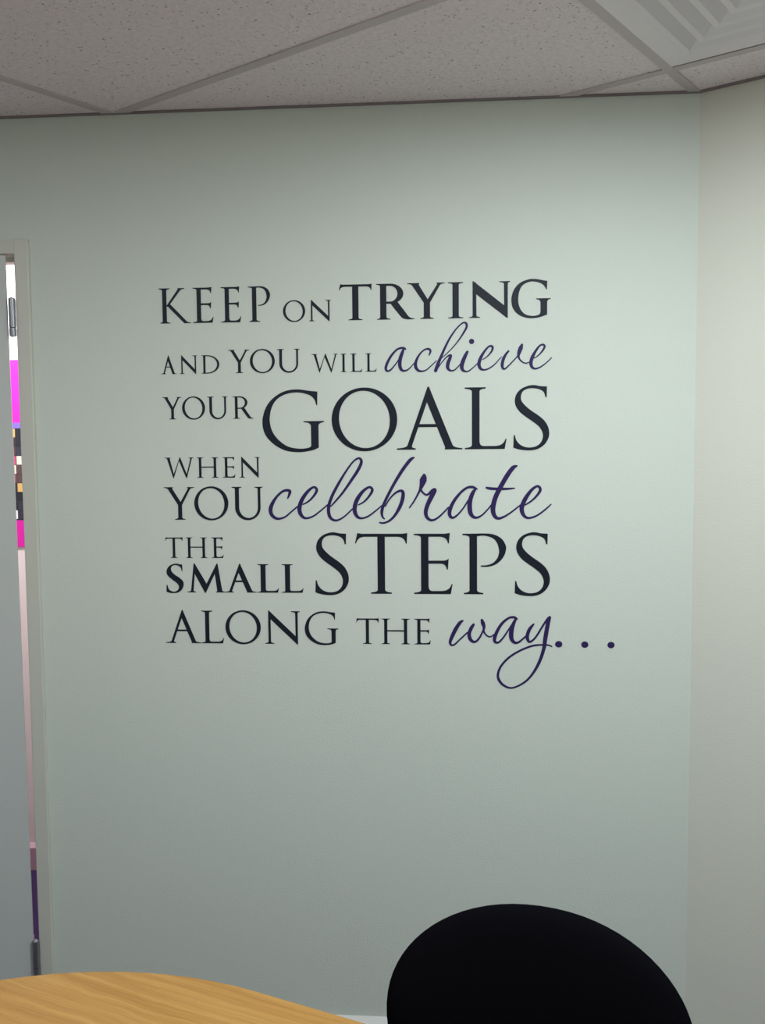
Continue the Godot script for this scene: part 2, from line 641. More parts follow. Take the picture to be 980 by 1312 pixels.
# ==================================================================== corridor glimpsed through the hinge gap
func build_corridor():
	var zf := -0.99
	var st := newst()
	box(st, Vector3(-3.2, 0, zf - 0.1), Vector3(0.6, SLAB, zf))
	struct("corridor_wall", st, M.corridor, "pale pink corridor wall seen through the hinge gap of the door")
	st = newst()
	box(st, Vector3(-3.2, -0.1, zf - 0.1), Vector3(0.6, 0.0, -0.1))
	struct("corridor_floor", st, M.corridor_floor, "dark purple corridor carpet")
	st = newst()
	box(st, Vector3(-3.2, CEIL + 0.013, zf - 0.1), Vector3(0.6, CEIL + 0.15, -0.1))
	struct("corridor_ceiling", st, M.corridor, "corridor ceiling")
	for x in [-3.3, 0.6]:
		st = newst()
		box(st, Vector3(x, -0.1, zf - 0.1), Vector3(x + 0.1, SLAB, -0.1))
		struct("corridor_end_wall", st, M.corridor, "end wall of the corridor")
	st = newst()
	skirting(st, Vector3(-3.2, 0, zf), Vector3(0.6, 0, zf), Vector3(0, 0, 1), M.pink_trim)
	struct("corridor_skirting", st, M.pink_trim, "dusty pink skirting along the corridor wall")
	# poster
	var t := thing("poster", "magenta poster with a band of small photos on the corridor wall", "poster", Vector3(-1.62, 1.235, zf))
	st = newst()
	box(st, Vector3(-0.25, 0, 0.001), Vector3(0.25, 0.69, 0.005), 0.0005)
	put("sheet", st, flat(c8(222, 22, 158), 0.5), t)
	st = newst()
	box(st, Vector3(-0.25, 0.44, 0.005), Vector3(0.25, 0.46, 0.0056))
	put("stripe", st, flat(c8(120, 96, 196), 0.5), t)
	var tones := [c8(34, 30, 40), c8(206, 160, 96), c8(60, 40, 52), c8(222, 206, 186), c8(128, 76, 92), c8(26, 24, 32), c8(236, 228, 232), c8(88, 60, 60), c8(196, 70, 110), c8(48, 44, 58)]
	var mats := []
	for c in tones:
		mats.append(flat(c, 0.5))
	st = newst()
	box(st, Vector3(-0.25, 0.1, 0.005), Vector3(0.25, 0.44, 0.0053))
	put("photo_band", st, flat(c8(30, 26, 34), 0.5), t)
	for r in 10:
		for c in 6:
			st = newst()
			box(st, Vector3(-0.246 + c * 0.082, 0.105 + r * 0.0335, 0.005), Vector3(-0.246 + (c + 1) * 0.082 - 0.003, 0.105 + (r + 1) * 0.0335 - 0.002, 0.0056))
			put("photo", st, mats[(r * 7 + c * 3 + (r * c) % 4) % mats.size()], t)

# ==================================================================== table
func build_table():
	var al := 0.36917
	var r := 0.608
	var ln := 0.95
	var c1 := Vector2(-0.5442, 1.4909)
	var u := Vector2(cos(al), sin(al))
	var mid := c1 + u * ln / 2
	var t := thing("meeting_table", "light wood meeting table with a rounded end", "table", Vector3(mid.x, 0, mid.y), Vector3(0, -al, 0))
	var poly := PackedVector2Array()
	for k in 49:
		var th := PI / 2 + PI * k / 48.0
		poly.append(Vector2(-ln / 2 + r * cos(th), r * sin(th)))
	for k in 49:
		var th := -PI / 2 + PI * k / 48.0
		poly.append(Vector2(ln / 2 + r * cos(th), r * sin(th)))
	var st := newst()
	prism(st, poly, 0.707, 0.73, 0.0015)
	put("tabletop", st, M.wood, t)
	st = newst()
	box(st, Vector3(-ln / 2, 0.657, -0.03), Vector3(ln / 2, 0.707, 0.03), 0.003)
	put("rail", st, M.steel, t)
	for s in [-1.0, 1.0]:
		st = newst()
		lathe(st, [Vector2(0, 0.02), Vector2(0.04, 0.02), Vector2(0.04, 0.66), Vector2(0, 0.66)], 28, Transform3D(Basis(), Vector3(s * ln / 2, 0, 0)))
		put("column", st, M.steel, t)
		st = newst()
		box(st, Vector3(s * ln / 2 - 0.035, 0.0, -0.36), Vector3(s * ln / 2 + 0.035, 0.028, 0.36), 0.006)
		put("foot", st, M.steel, t)
		st = newst()
		box(st, Vector3(s * ln / 2 - 0.03, 0.66, -0.4), Vector3(s * ln / 2 + 0.03, 0.707, 0.4), 0.004)
		put("bracket", st, M.steel, t)

# ==================================================================== chair
func cushion(st: SurfaceTool, a: float, b: float, e: float, k: float, th: float, tf: Transform3D):
	# a padded superellipse lying in x-y, its edges bowed forward (+z) by k * x^2, th thick in the middle
	var nr := 14
	var na := 72
	var pts := [[], []]
	for side in 2:
		for i in nr + 1:
			var row := []
			var r := sin(float(i) / nr * PI / 2)
			for j in na:
				var t := TAU * j / na
				var x := a * r * signf(cos(t)) * pow(absf(cos(t)), 2.0 / e)
				var y := b * r * signf(sin(t)) * pow(absf(sin(t)), 2.0 / e)
				var puff := th * 0.5 * pow(maxf(1.0 - pow(r, 5.0), 0.0), 0.5)
				row.append(Vector3(x, y, k * x * x + (puff if side == 0 else -puff)))
			pts[side].append(row)
	for side in 2:
		var nrm := []
		for i in nr + 1:
			var row := []
			for j in na:
				var du: Vector3 = pts[side][mini(i + 1, nr)][j] - pts[side][maxi(i - 1, 0)][j]
				var dv: Vector3 = pts[side][maxi(i, 1)][(j + 1) % na] - pts[side][maxi(i, 1)][(j + na - 1) % na]
				var n := du.cross(dv).normalized()
				if i == 0:
					n = Vector3(0, 0, 1)
				if n.z * (1.0 if side == 0 else -1.0) < 0.0:
					n = -n
				if i == nr:
					n = Vector3(pts[side][i][j].x / (a * a), pts[side][i][j].y / (b * b), 0).normalized()
				row.append(tf.basis * n)
			nrm.append(row)
		for i in nr:
			for j in na:
				var jj := (j + 1) % na
				var p: Array = [pts[side][i][j], pts[side][i + 1][j], pts[side][i + 1][jj], pts[side][i][jj]]
				smooth_tri(st, tf * p[0], tf * p[1], tf * p[2], nrm[i][j], nrm[i + 1][j], nrm[i + 1][jj])
				if i > 0:
					smooth_tri(st, tf * p[0], tf * p[2], tf * p[3], nrm[i][j], nrm[i + 1][jj], nrm[i][jj])

func build_chair():
	var yaw := -0.227
	var back := Vector3(0.118, 0.743, 0.995)
	var fwd := Vector3(sin(yaw), 0, cos(yaw))
	var base := Vector3(back.x, 0, back.z) + fwd * 0.2
	var t := thing("office_chair", "black fabric office chair with a rounded backrest", "chair", base, Vector3(0, yaw, 0))
	var st := newst()
	cushion(st, 0.227, 0.167, 2.096, 0.55, 0.055, Transform3D(Basis(Vector3(1, 0, 0), -0.192), Vector3(0, back.y, -0.2)))
	put("backrest", st, M.fabric, t)
	st = newst()
	cushion(st, 0.235, 0.22, 2.8, 0.0, 0.075, Transform3D(Basis(Vector3(1, 0, 0), -PI / 2), Vector3(0, 0.455, 0.06)))
	put("seat", st, M.fabric, t)
	# bent steel strap from under the seat up to the back
	st = newst()
	var path := [Vector3(0, 0.415, 0.05), Vector3(0, 0.405, -0.17), Vector3(0, 0.43, -0.225), Vector3(0, 0.5, -0.215), Vector3(0, 0.74, -0.235)]
	for k in path.size() - 1:
		var d: Vector3 = path[k + 1] - path[k]
		var side := Vector3(1, 0, 0)
		var bs := Basis(side, d.normalized(), side.cross(d.normalized()))
		box(st, Vector3(-0.03, -0.003, -0.004), Vector3(0.03, d.length() + 0.003, 0.004), 0.001, Transform3D(bs, path[k]))
	put("back_support", st, M.plastic, t)
	st = newst()
	box(st, Vector3(-0.09, 0.385, -0.03), Vector3(0.09, 0.42, 0.13), 0.008)
	put("seat_plate", st, M.plastic, t)
	st = newst()
	lathe(st, [Vector2(0, 0.07), Vector2(0.032, 0.07), Vector2(0.03, 0.26), Vector2(0.02, 0.262), Vector2(0.02, 0.39), Vector2(0, 0.39)], 20, Transform3D(Basis(), Vector3(0, 0, 0.05)))
	put("gas_column", st, M.plastic, t)
	for k in 5:
		var an := TAU * k / 5.0 + 0.3
		var bs := Basis(Vector3.UP, an)
		var o := Vector3(0, 0, 0.05)
		st = newst()
		box(st, Vector3(0.02, 0.07, -0.02), Vector3(0.27, 0.1, 0.02), 0.006, Transform3D(bs, o))
		put("base_arm", st, M.plastic, t)
		st = newst()
		var wheel := Transform3D(bs * Basis(Vector3(1, 0, 0), PI / 2), o + bs * Vector3(0.265, 0.027, 0))
		lathe(st, [Vector2(0, -0.022), Vector2(0.022, -0.022), Vector2(0.027, -0.017), Vector2(0.027, 0.017), Vector2(0.022, 0.022), Vector2(0, 0.022)], 18, wheel)
		box(st, Vector3(0.258, 0.03, -0.008), Vector3(0.272, 0.075, 0.008), 0.001, Transform3D(bs, o))
		put("castor", st, M.plastic, t)

# ==================================================================== vinyl lettering
# Capitals in units of the cap height: baseline 0, cap line 1; each returns outlines that may overlap.
const EXT := 0.1

func P2(a: Array) -> PackedVector2Array:
	var q := PackedVector2Array()
	for k in range(0, a.size(), 2):
		q.append(Vector2(a[k], a[k + 1]))
	return q

func bez(q: PackedVector2Array, a: Vector2, c: Vector2, b: Vector2):
	for k in range(1, 7):
		var t := k / 6.0
		q.append(a * (1 - t) * (1 - t) + c * 2 * t * (1 - t) + b * t * t)

# bracketed serif across a stem that is x0..x1 wide at height y; dir +1 for a foot, -1 for a head; k0, k1 slants of its edges
func serif(x0: float, x1: float, y: float, dir: float, el: float, er: float, k0 := 0.0, k1 := 0.0, h := 0.07) -> PackedVector2Array:
	var th := 0.022
	var q := PackedVector2Array([Vector2(x0 - el, y), Vector2(x0 - el, y + dir * th)])
	bez(q, Vector2(x0 - el, y + dir * th), Vector2(x0 + k0 * dir * th, y + dir * (th + 0.006)), Vector2(x0 + k0 * dir * h, y + dir * h))
	q.append(Vector2(x1 + k1 * dir * h, y + dir * h))
	bez(q, Vector2(x1 + k1 * dir * h, y + dir * h), Vector2(x1 + k1 * dir * th, y + dir * (th + 0.006)), Vector2(x1 + er, y + dir * th))
	q.append(Vector2(x1 + er, y))
	return q

func arc_strip(cx: float, cy: float, ao: float, bo: float, ix: float, iy: float, ai: float, bi: float, t0: float, t1: float, n: int, tilt := 0.0) -> Array:
	var out := []
	for k in n:
		var q := PackedVector2Array()
		var a := t0 + (t1 - t0) * k / n
		var b := t0 + (t1 - t0) * (k + 1) / n
		q.append(Vector2(cx + ao * cos(a), cy + bo * sin(a)))
		q.append(Vector2(cx + ao * cos(b), cy + bo * sin(b)))
		for t in [b, a]:
			var p := Vector2(ai * cos(t - tilt), bi * sin(t - tilt)).rotated(tilt)
			q.append(Vector2(ix, iy) + p)
		out.append(q)
	return out

# a traced outline: x, y, corner flag; curved between corners
func traced(a: Array, w: float) -> PackedVector2Array:
	var pts := []
	var x0 := 1e9
	var x1 := -1e9
	for k in range(0, a.size(), 3):
		x0 = minf(x0, a[k])
		x1 = maxf(x1, a[k])
	for k in range(0, a.size(), 3):
		pts.append([Vector2((a[k] - x0) / (x1 - x0) * w, a[k + 1]), a[k + 2] == 1])
	var q := PackedVector2Array()
	var n := pts.size()
	for k in n:
		var p1: Vector2 = pts[k][0]
		var p2: Vector2 = pts[(k + 1) % n][0]
		q.append(p1)
		if pts[k][1] and pts[(k + 1) % n][1]:
			continue
		var p0: Vector2 = pts[(k + n - 1) % n][0] if not pts[k][1] else p1 + (p1 - p2) * 0.3
		var p3: Vector2 = pts[(k + 2) % n][0] if not pts[(k + 1) % n][1] else p2 + (p2 - p1) * 0.3
		for s in [0.25, 0.5, 0.75]:
			q.append(p1.cubic_interpolate(p2, p0, p3, s))
	return q

func trace_units(a: Array, base: float, cap: float) -> Array:      # x, y, flag in tracing pixels -> cap heights
	var o := []
	for k in range(0, a.size(), 3):
		o.append(a[k] / cap)
		o.append((base - a[k + 1]) / cap)
		o.append(a[k + 2])
	return o

const G_REG := [873,122,1, 780,112,0, 690,98,0, 600,100,0, 520,120,0, 440,165,0, 375,225,0, 330,300,0, 305,380,0, 298,440,0, 305,510,0, 330,580,0, 375,640,0, 440,695,0, 520,738,0, 600,757,0, 690,762,0, 770,752,0, 830,738,0, 880,715,1, 880,480,1, 895,458,0, 938,443,1, 938,433,1, 725,433,1, 725,443,1, 780,455,0, 801,480,1, 803,690,1, 792,708,0, 750,720,0, 690,725,0, 610,715,0, 540,690,0, 470,635,0, 420,575,0, 390,510,0, 376,440,0, 376,385,0, 390,310,0, 420,240,0, 470,185,0, 540,148,0, 620,130,0, 700,132,0, 770,150,0, 815,175,0, 845,215,0, 860,265,1, 870,265,1]
const G_BOLD := [825,125,1, 780,118,0, 720,106,0, 650,103,0, 580,120,0, 520,155,0, 475,210,0, 452,280,0, 450,330,0, 460,385,0, 490,435,0, 540,475,0, 610,500,0, 680,505,0, 750,495,0, 825,470,1, 825,335,1, 838,318,0, 862,310,1, 862,302,1, 710,302,1, 710,310,1, 742,320,0, 755,340,1, 755,440,1, 745,465,0, 710,478,0, 660,480,0, 600,465,0, 555,425,0, 530,370,0, 522,310,0, 530,240,0, 555,180,0, 600,145,0, 660,128,0, 720,135,0, 770,155,0, 800,185,0, 812,212,1, 822,212,1]
const S_REG := [868,72,1, 800,68,0, 740,57,0, 680,62,0, 610,90,0, 560,140,0, 540,205,0, 550,265,0, 590,325,0, 650,375,0, 730,430,0, 790,480,0, 820,530,0, 828,580,0, 810,635,0, 765,675,0, 700,690,0, 640,682,0, 590,655,0, 555,610,0, 543,565,1, 530,562,1, 525,690,1, 580,708,0, 650,718,0, 720,718,0, 790,700,0, 850,655,0, 885,595,0, 893,540,0, 880,480,0, 845,420,0, 790,370,0, 720,322,0, 660,275,0, 615,225,0, 602,180,0, 615,130,0, 655,98,0, 720,88,0, 790,100,0, 835,130,0, 852,182,1, 865,182,1]
const S_BOLD := [235,395,1, 200,390,0, 165,385,0, 115,400,0, 80,435,0, 70,475,0, 85,515,0, 130,555,0, 170,585,0, 192,612,0, 196,640,0, 180,668,0, 145,682,0, 105,670,0, 85,645,0, 78,612,1, 67,612,1, 65,682,1, 95,692,0, 140,697,0, 190,688,0, 230,655,0, 247,610,0, 240,570,0, 205,535,0, 160,505,0, 128,475,0, 117,440,0, 130,412,0, 165,400,0, 200,410,0, 220,430,0, 230,462,1, 238,462,1]
const P_BOWL := [57,72,1, 240,70,0, 330,88,0, 395,130,0, 430,190,0, 435,230,0, 420,290,0, 380,350,0, 320,395,0, 250,415,0, 180,415,0, 174,409,1, 180,402,0, 240,398,0, 300,375,0, 345,325,0, 362,265,0, 358,220,0, 340,165,0, 300,120,0, 240,98,0, 190,92,0, 130,100,1, 57,100,1]

func glyph(ch: String, W: float, bold: bool) -> Array:
	var w := 0.178 if bold else 0.124
	var t := 0.062 if bold else 0.05
	var o := []
	match ch:
		"I":
			var e := (W - w) / 2
			o.append(P2([e, 0, e + w, 0, e + w, 1, e, 1]))
			o.append(serif(e, e + w, 0, 1, e, e))
			o.append(serif(e, e + w, 1, -1, e, e))
		"H":
			for x in [EXT, W - EXT - w]:
				o.append(P2([x, 0, x + w, 0, x + w, 1, x, 1]))
				o.append(serif(x, x + w, 0, 1, EXT, EXT))
				o.append(serif(x, x + w, 1, -1, EXT, EXT))
			o.append(P2([EXT + w, 0.5, W - EXT - w, 0.5, W - EXT - w, 0.5 + t, EXT + w, 0.5 + t]))
		"E", "L":
			var x := 0.115
			o.append(P2([x, 0, x + w, 0, x + w, 1, x, 1]))
			o.append(serif(x, x + w, 0, 1, x, 0.05))
			o.append(serif(x, x + w, 1, -1, x, 0.05 if ch == "E" else EXT))
			var q := P2([x, 0, W - 0.03, 0, W, 0.165, W - 0.018, 0.165])
			bez(q, Vector2(W - 0.018, 0.165), Vector2(W - 0.05, t), Vector2(W - 0.19, t))
			q.append(Vector2(x + w + 0.07, t))
			bez(q, Vector2(x + w + 0.07, t), Vector2(x + w, t), Vector2(x + w, 0.13))
			q.append(Vector2(x, 0.13))
			o.append(q)
			if ch == "E":
				var r := 0.93 * W
				q = P2([x, 1.0 - t, x, 1.0, r - 0.09, 1.0, r, 1.013, r - 0.015, 0.84, r - 0.032, 0.84])
				bez(q, Vector2(r - 0.032, 0.84), Vector2(r - 0.045, 1.0 - t), Vector2(r - 0.17, 1.0 - t))
				o.append(q)
				r = 0.9 * W
				q = P2([x, 0.505, x, 0.505 + t, r - 0.10, 0.505 + t])
				bez(q, Vector2(r - 0.1, 0.505 + t), Vector2(r - 0.03, 0.505 + t), Vector2(r, 0.592))
				q.append(Vector2(r - 0.012, 0.408))
				q.append(Vector2(r - 0.03, 0.408))
				bez(q, Vector2(r - 0.03, 0.408), Vector2(r - 0.05, 0.505), Vector2(r - 0.13, 0.505))
				o.append(q)
		"T":
			var c := W * 0.5
			o.append(P2([c - w / 2, 0, c + w / 2, 0, c + w / 2, 1.0 - t * 0.5, c - w / 2, 1.0 - t * 0.5]))
			o.append(serif(c - w / 2, c + w / 2, 0, 1, 0.11, 0.11))
			var q := P2([0.04, 1.012, 0.11, 1.0, W - 0.08, 1.0, W, 1.012, W - 0.01, 0.835, W - 0.026, 0.835])
			bez(q, Vector2(W - 0.026, 0.835), Vector2(W - 0.045, 1.0 - t), Vector2(W - 0.17, 1.0 - t))
			q.append(Vector2(0.16, 1.0 - t))
			bez(q, Vector2(0.16, 1.0 - t), Vector2(0.05, 1.0 - t), Vector2(0.018, 0.84))
			q.append(Vector2(0.0, 0.838))
			o.append(q)
		"P":
			var x := 0.115
			o.append(P2([x, 0, x + w, 0, x + w, 1, x, 1]))
			o.append(serif(x, x + w, 0, 1, 0.09, EXT))
			o.append(serif(x, x + w, 1, -1, x, 0.0))
			var q := traced(trace_units(P_BOWL, 703, 631), W - x)
			for k in q.size():
				q[k].x += x
			o.append(q)
		"D":
			var x := 0.1
			o.append(P2([x, 0, x + w, 0, x + w, 1, x, 1]))
			o.append(serif(x, x + w, 0, 1, x, 0.0))
			o.append(serif(x, x + w, 1, -1, x, 0.0))
			var xc := x + w + 0.1
			o.append(P2([x, 0, xc, 0, xc, t, x, t]))
			o.append(P2([x, 1 - t, xc, 1 - t, xc, 1, x, 1]))
			o.append_array(arc_strip(xc, 0.5, W - xc, 0.5, xc, 0.5, W - xc - w, 0.5 - t, -PI / 2, PI / 2, 28))
		"R":
			var x := 0.11
			o.append(P2([x, 0, x + w, 0, x + w, 1, x, 1]))
			o.append(serif(x, x + w, 0, 1, 0.09, 0.11))
			o.append(serif(x, x + w, 1, -1, x, 0.0))
			var r := 0.71 * W
			var xc := x + w + 0.22 * (r - x - w)
			var yb := 0.44
			o.append(P2([x, yb, xc, yb, xc, yb + t, x, yb + t]))
			o.append(P2([x, 1 - t, xc, 1 - t, xc, 1, x, 1]))
			o.append_array(arc_strip(xc, (1 + yb) / 2, r - xc, (1 - yb) / 2, xc, (1 + yb) / 2, r - xc - w * 0.95, (1 - yb) / 2 - t, -PI / 2, PI / 2, 24))
			var q := P2([0.55 * W - 1.2 * w, 0.47, 0.55 * W, 0.5, 0.84 * W, 0.085])
			bez(q, Vector2(0.84 * W, 0.085), Vector2(0.885 * W, 0.03), Vector2(W, 0.016))
			q.append(Vector2(W, 0.0))
			q.append(Vector2(0.84 * W, -0.004))
			bez(q, Vector2(0.84 * W, -0.004), Vector2(0.88 * W - 1.1 * w, 0.0), Vector2(0.84 * W - 1.2 * w, 0.075))
			o.append(q)
		"K":
			var x := 0.1
			var xs := x + w
			o.append(P2([x, 0, xs, 0, xs, 1, x, 1]))
			o.append(serif(x, xs, 0, 1, x * 0.7, EXT))
			o.append(serif(x, xs, 1, -1, x, EXT))
			var k := (0.63 * W - xs) / 0.5
			o.append(P2([xs - 0.02, 0.48, xs + 0.05, 0.48, 0.63 * W + 0.095, 1, 0.63 * W, 1]))
			o.append(serif(0.63 * W, 0.63 * W + 0.09, 1, -1, 0.03, 0.08, k, k))
			var q := P2([xs + 0.005, 0.515, xs + 0.07, 0.585, W * 0.85, 0.075])
			bez(q, Vector2(W * 0.85, 0.075), Vector2(W * 0.9, 0.02), Vector2(W, 0.018))
			q.append(Vector2(W, 0))
			q.append(Vector2(W * 0.79, 0))
			o.append(q)
		"Y":
			var c := 0.525 * W
			var j := 0.45
			var k1 := (0.09 - (c - w / 2)) / (1 - j)
			o.append(P2([c - w / 2, 0, c + w / 2, 0, c + w / 2, j + 0.01, c, j + 0.08, c - w / 2, j]))
			o.append(serif(c - w / 2, c + w / 2, 0, 1, EXT, EXT))
			o.append(P2([0.09, 1, 0.09 + w * 1.15, 1, c + 0.025, j + 0.09, c, j - 0.02, c - w / 2, j]))
			o.append(serif(0.09, 0.09 + w * 1.15, 1, -1, 0.09, 0.05, k1, k1))
			var rt := 0.09 if bold else 0.075
			var k2 := (W - 0.09 - (c + w / 2)) / (1 - j)
			o.append(P2([W - 0.09 - rt, 1, W - 0.09, 1, c + w / 2, j, c, j - 0.02, c, j + 0.06]))
			o.append(serif(W - 0.09 - rt, W - 0.09, 1, -1, 0.05, 0.09, k2, k2))
		"A":
			var ax := 0.485 * W
			var lt := t * 1.55
			var wr := w * 1.1
			var lo := 0.14 * W
			var ro := 0.88 * W
			var ap := 1.02
			var kl := (ax - 0.012 - lo) / ap
			var kr := (ax + 0.012 - ro) / ap
			# where the inner edges meet
			var iy := (ro - wr - (lo + lt)) / (kl - kr)
			var ix := lo + lt + kl * iy
			o.append(P2([lo, 0, lo + lt, 0, ix, iy, ax + 0.012, ap, ax - 0.012, ap]))
			o.append(P2([ro - wr, 0, ro, 0, ax + 0.012, ap, ax - 0.012, ap, ix, iy]))
			o.append(serif(lo, lo + lt, 0, 1, lo, 0.06 + 0.02 * W, kl, kl))
			o.append(serif(ro - wr, ro, 0, 1, 0.02, W - ro, kr, kr))
			var y0 := 0.365
			o.append(P2([lo + lt + kl * y0 - 0.02, y0, ro - wr + kr * y0 + 0.02, y0, ro - wr + kr * (y0 + t) + 0.02, y0 + t, lo + lt + kl * (y0 + t) - 0.02, y0 + t]))
		"N":
			var xl := 0.1
			var ts := 0.11 if bold else 0.078
			var xr := W - 0.065
			var dv := 0.285 if bold else 0.2
			o.append(P2([xl, 0, xl + ts, 0, xl + ts * 0.9, 0.98, xl, 1.0]))
			o.append(serif(xl, xl + ts, 0, 1, xl, EXT))
			o.append(P2([xl, 1.02, xl + 0.02, 1.02, xr, dv - 0.03, xr, -0.02, xr - 0.02, -0.02, xl, 1.02 - dv]))
			o.append(P2([xr - ts * 0.9, 0.1, xr, -0.02, xr, 1, xr - ts, 1]))
			o.append(serif(xr - ts, xr, 1, -1, 0.125, 0.065))
		"M":
			o.append(P2([0.09 * W, 0, 0.155 * W, 0, 0.205 * W, 0.78, 0.2 * W, 1.02, 0.175 * W, 1.02]))
			o.append(serif(0.09 * W, 0.155 * W, 0, 1, 0.09 * W, 0.065 * W, 0.11, 0.09))
			o.append(P2([0.175 * W, 1.02, 0.2 * W, 1.02, 0.5 * W, 0.3, 0.475 * W, -0.02, 0.457 * W, -0.02, 0.195 * W, 0.66]))
			o.append(P2([0.457 * W, -0.02, 0.475 * W, -0.02, 0.715 * W, 0.66, 0.79 * W, 1.02, 0.768 * W, 1.02, 0.495 * W, 0.3]))
			o.append(P2([0.768 * W, 1.02, 0.79 * W, 1.02, 0.905 * W, 0, 0.775 * W, 0, 0.715 * W, 0.66]))
			o.append(serif(0.775 * W, 0.905 * W, 0, 1, 0.03 * W, 0.095 * W, -0.12, -0.15))
		"W":
			var wh := w * 1.12
			var v1 := 0.30 * W
			var v2 := 0.747 * W
			var m := 0.53 * W
			var th := 0.072
			o.append(P2([0.077 * W, 1, 0.077 * W + wh, 1, v1 + 0.036, 0.1, v1 + 0.01, -0.02, v1 - 0.01, -0.02]))
			o.append(P2([v1 - 0.012, -0.02, v1 + 0.012, -0.02, m + 0.01, 1.02, m - 0.01, 1.02, m - 0.035, 0.95, v1 + 0.0, 0.15]))
			o.append(P2([m - 0.01, 1.02, m + 0.012, 1.02, v2 + 0.037, 0.1, v2 + 0.01, -0.02, v2 - 0.01, -0.02, m - 0.05, 0.84]))
			o.append(P2([v2 - 0.012, -0.02, v2 + 0.012, -0.02, 0.95 * W, 1, 0.95 * W - th, 1, v2 + 0.0, 0.15]))
			var k := (0.077 * W - v1) / 1.02
			o.append(serif(0.077 * W, 0.077 * W + wh, 1, -1, 0.077 * W, 0.06, k, k))
			k = (0.95 * W - v2) / 1.02
			o.append(serif(0.95 * W - th, 0.95 * W, 1, -1, 0.1, 0.05 * W, k, k))
		"U":
			var x := 0.1
			var tr := 0.082
			var xr := W - 0.07
			var yc := 0.37
			o.append(P2([x, yc, x + w, yc, x + w, 1, x, 1]))
			o.append(serif(x, x + w, 1, -1, x, 0.08))
			o.append(P2([xr - tr, yc, xr, yc, xr, 1, xr - tr, 1]))
			o.append(serif(xr - tr, xr, 1, -1, 0.1, 0.07))
			o.append_array(arc_strip((x + xr) / 2, yc, (xr - x) / 2, yc + 0.018, (x + w + xr - tr) / 2, yc, (xr - tr - x - w) / 2, yc - t, PI, TAU, 30))
		"O":
			o.append_array(arc_strip(W / 2, 0.5, W / 2, 0.52, W / 2, 0.5, W / 2 - w, 0.52 - t, 0, TAU, 64, 0.2))
		"G":
			o.append(traced(trace_units(G_BOLD, 491, 372) if bold else trace_units(G_REG, 744, 645), W))
		"S":
			o.append(traced(trace_units(S_BOLD, 687, 298) if bold else trace_units(S_REG, 703, 631), W))
	return o

# raise a flat outline off the wall as a thin film
const FILM_Z := 0.0008
func film(st: SurfaceTool, q: PackedVector2Array, at: Vector2, sx: float, lift := 0.0):
	var FILM := FILM_Z + lift
	var idx := Geometry2D.triangulate_polygon(q)
	var p := []
	for v in q:
		p.append(at + v * sx)
	for k in range(0, idx.size(), 3):
		tri(st, v3w(p[idx[k]], FILM), v3w(p[idx[k + 1]], FILM), v3w(p[idx[k + 2]], FILM), Vector3(0, 0, 1))
	var cw := Geometry2D.is_polygon_clockwise(q)
	for k in p.size():
		var a: Vector2 = p[k]
		var b: Vector2 = p[(k + 1) % p.size()]
		var e := b - a
		if e.length() < 1e-7:
			continue
		var n := Vector2(e.y, -e.x).normalized() * (-1.0 if cw else 1.0)
		quad(st, v3w(a, 0.0001), v3w(b, 0.0001), v3w(b, FILM), v3w(a, FILM), Vector3(n.x, n.y, 0))

func v3w(p: Vector2, z: float) -> Vector3:
	return Vector3(p.x, p.y, z)

func word_node(parent: Node, label: String) -> Node3D:
	var o := Node3D.new()
	o.name = "word"
	parent.add_child(o, true)
	o.set_meta("label", label)
	return o

func caps(parent: Node, text: String, bold: bool, xs: Array, base: Vector2, top: Vector2):
	var kind := "bold" if bold else "plain"
	var w := word_node(parent, "%s black capitals reading %s" % [kind, text])
	var y0 := wp(base.x, base.y).y
	var cap := wp(top.x, top.y).y - y0
	for k in text.length():
		var x0 := wp(xs[k * 2], base.y).x
		var x1 := wp(xs[k * 2 + 1], base.y).x
		var up := wp(xs[k * 2], top.y).x                 # letters lean with the lens; take the middle of the two heights
		x0 = (x0 + up) / 2
		x1 = (x1 + wp(xs[k * 2 + 1], top.y).x) / 2
		var st := newst()
		var lift := 0.0
		for q in glyph(text[k], (x1 - x0) / cap, bold):
			film(st, q, Vector2(x0, y0), cap, lift)
			lift += 0.000008               # overlapping outlines must not share a plane
		put("letter", st, M.vinyl, w)

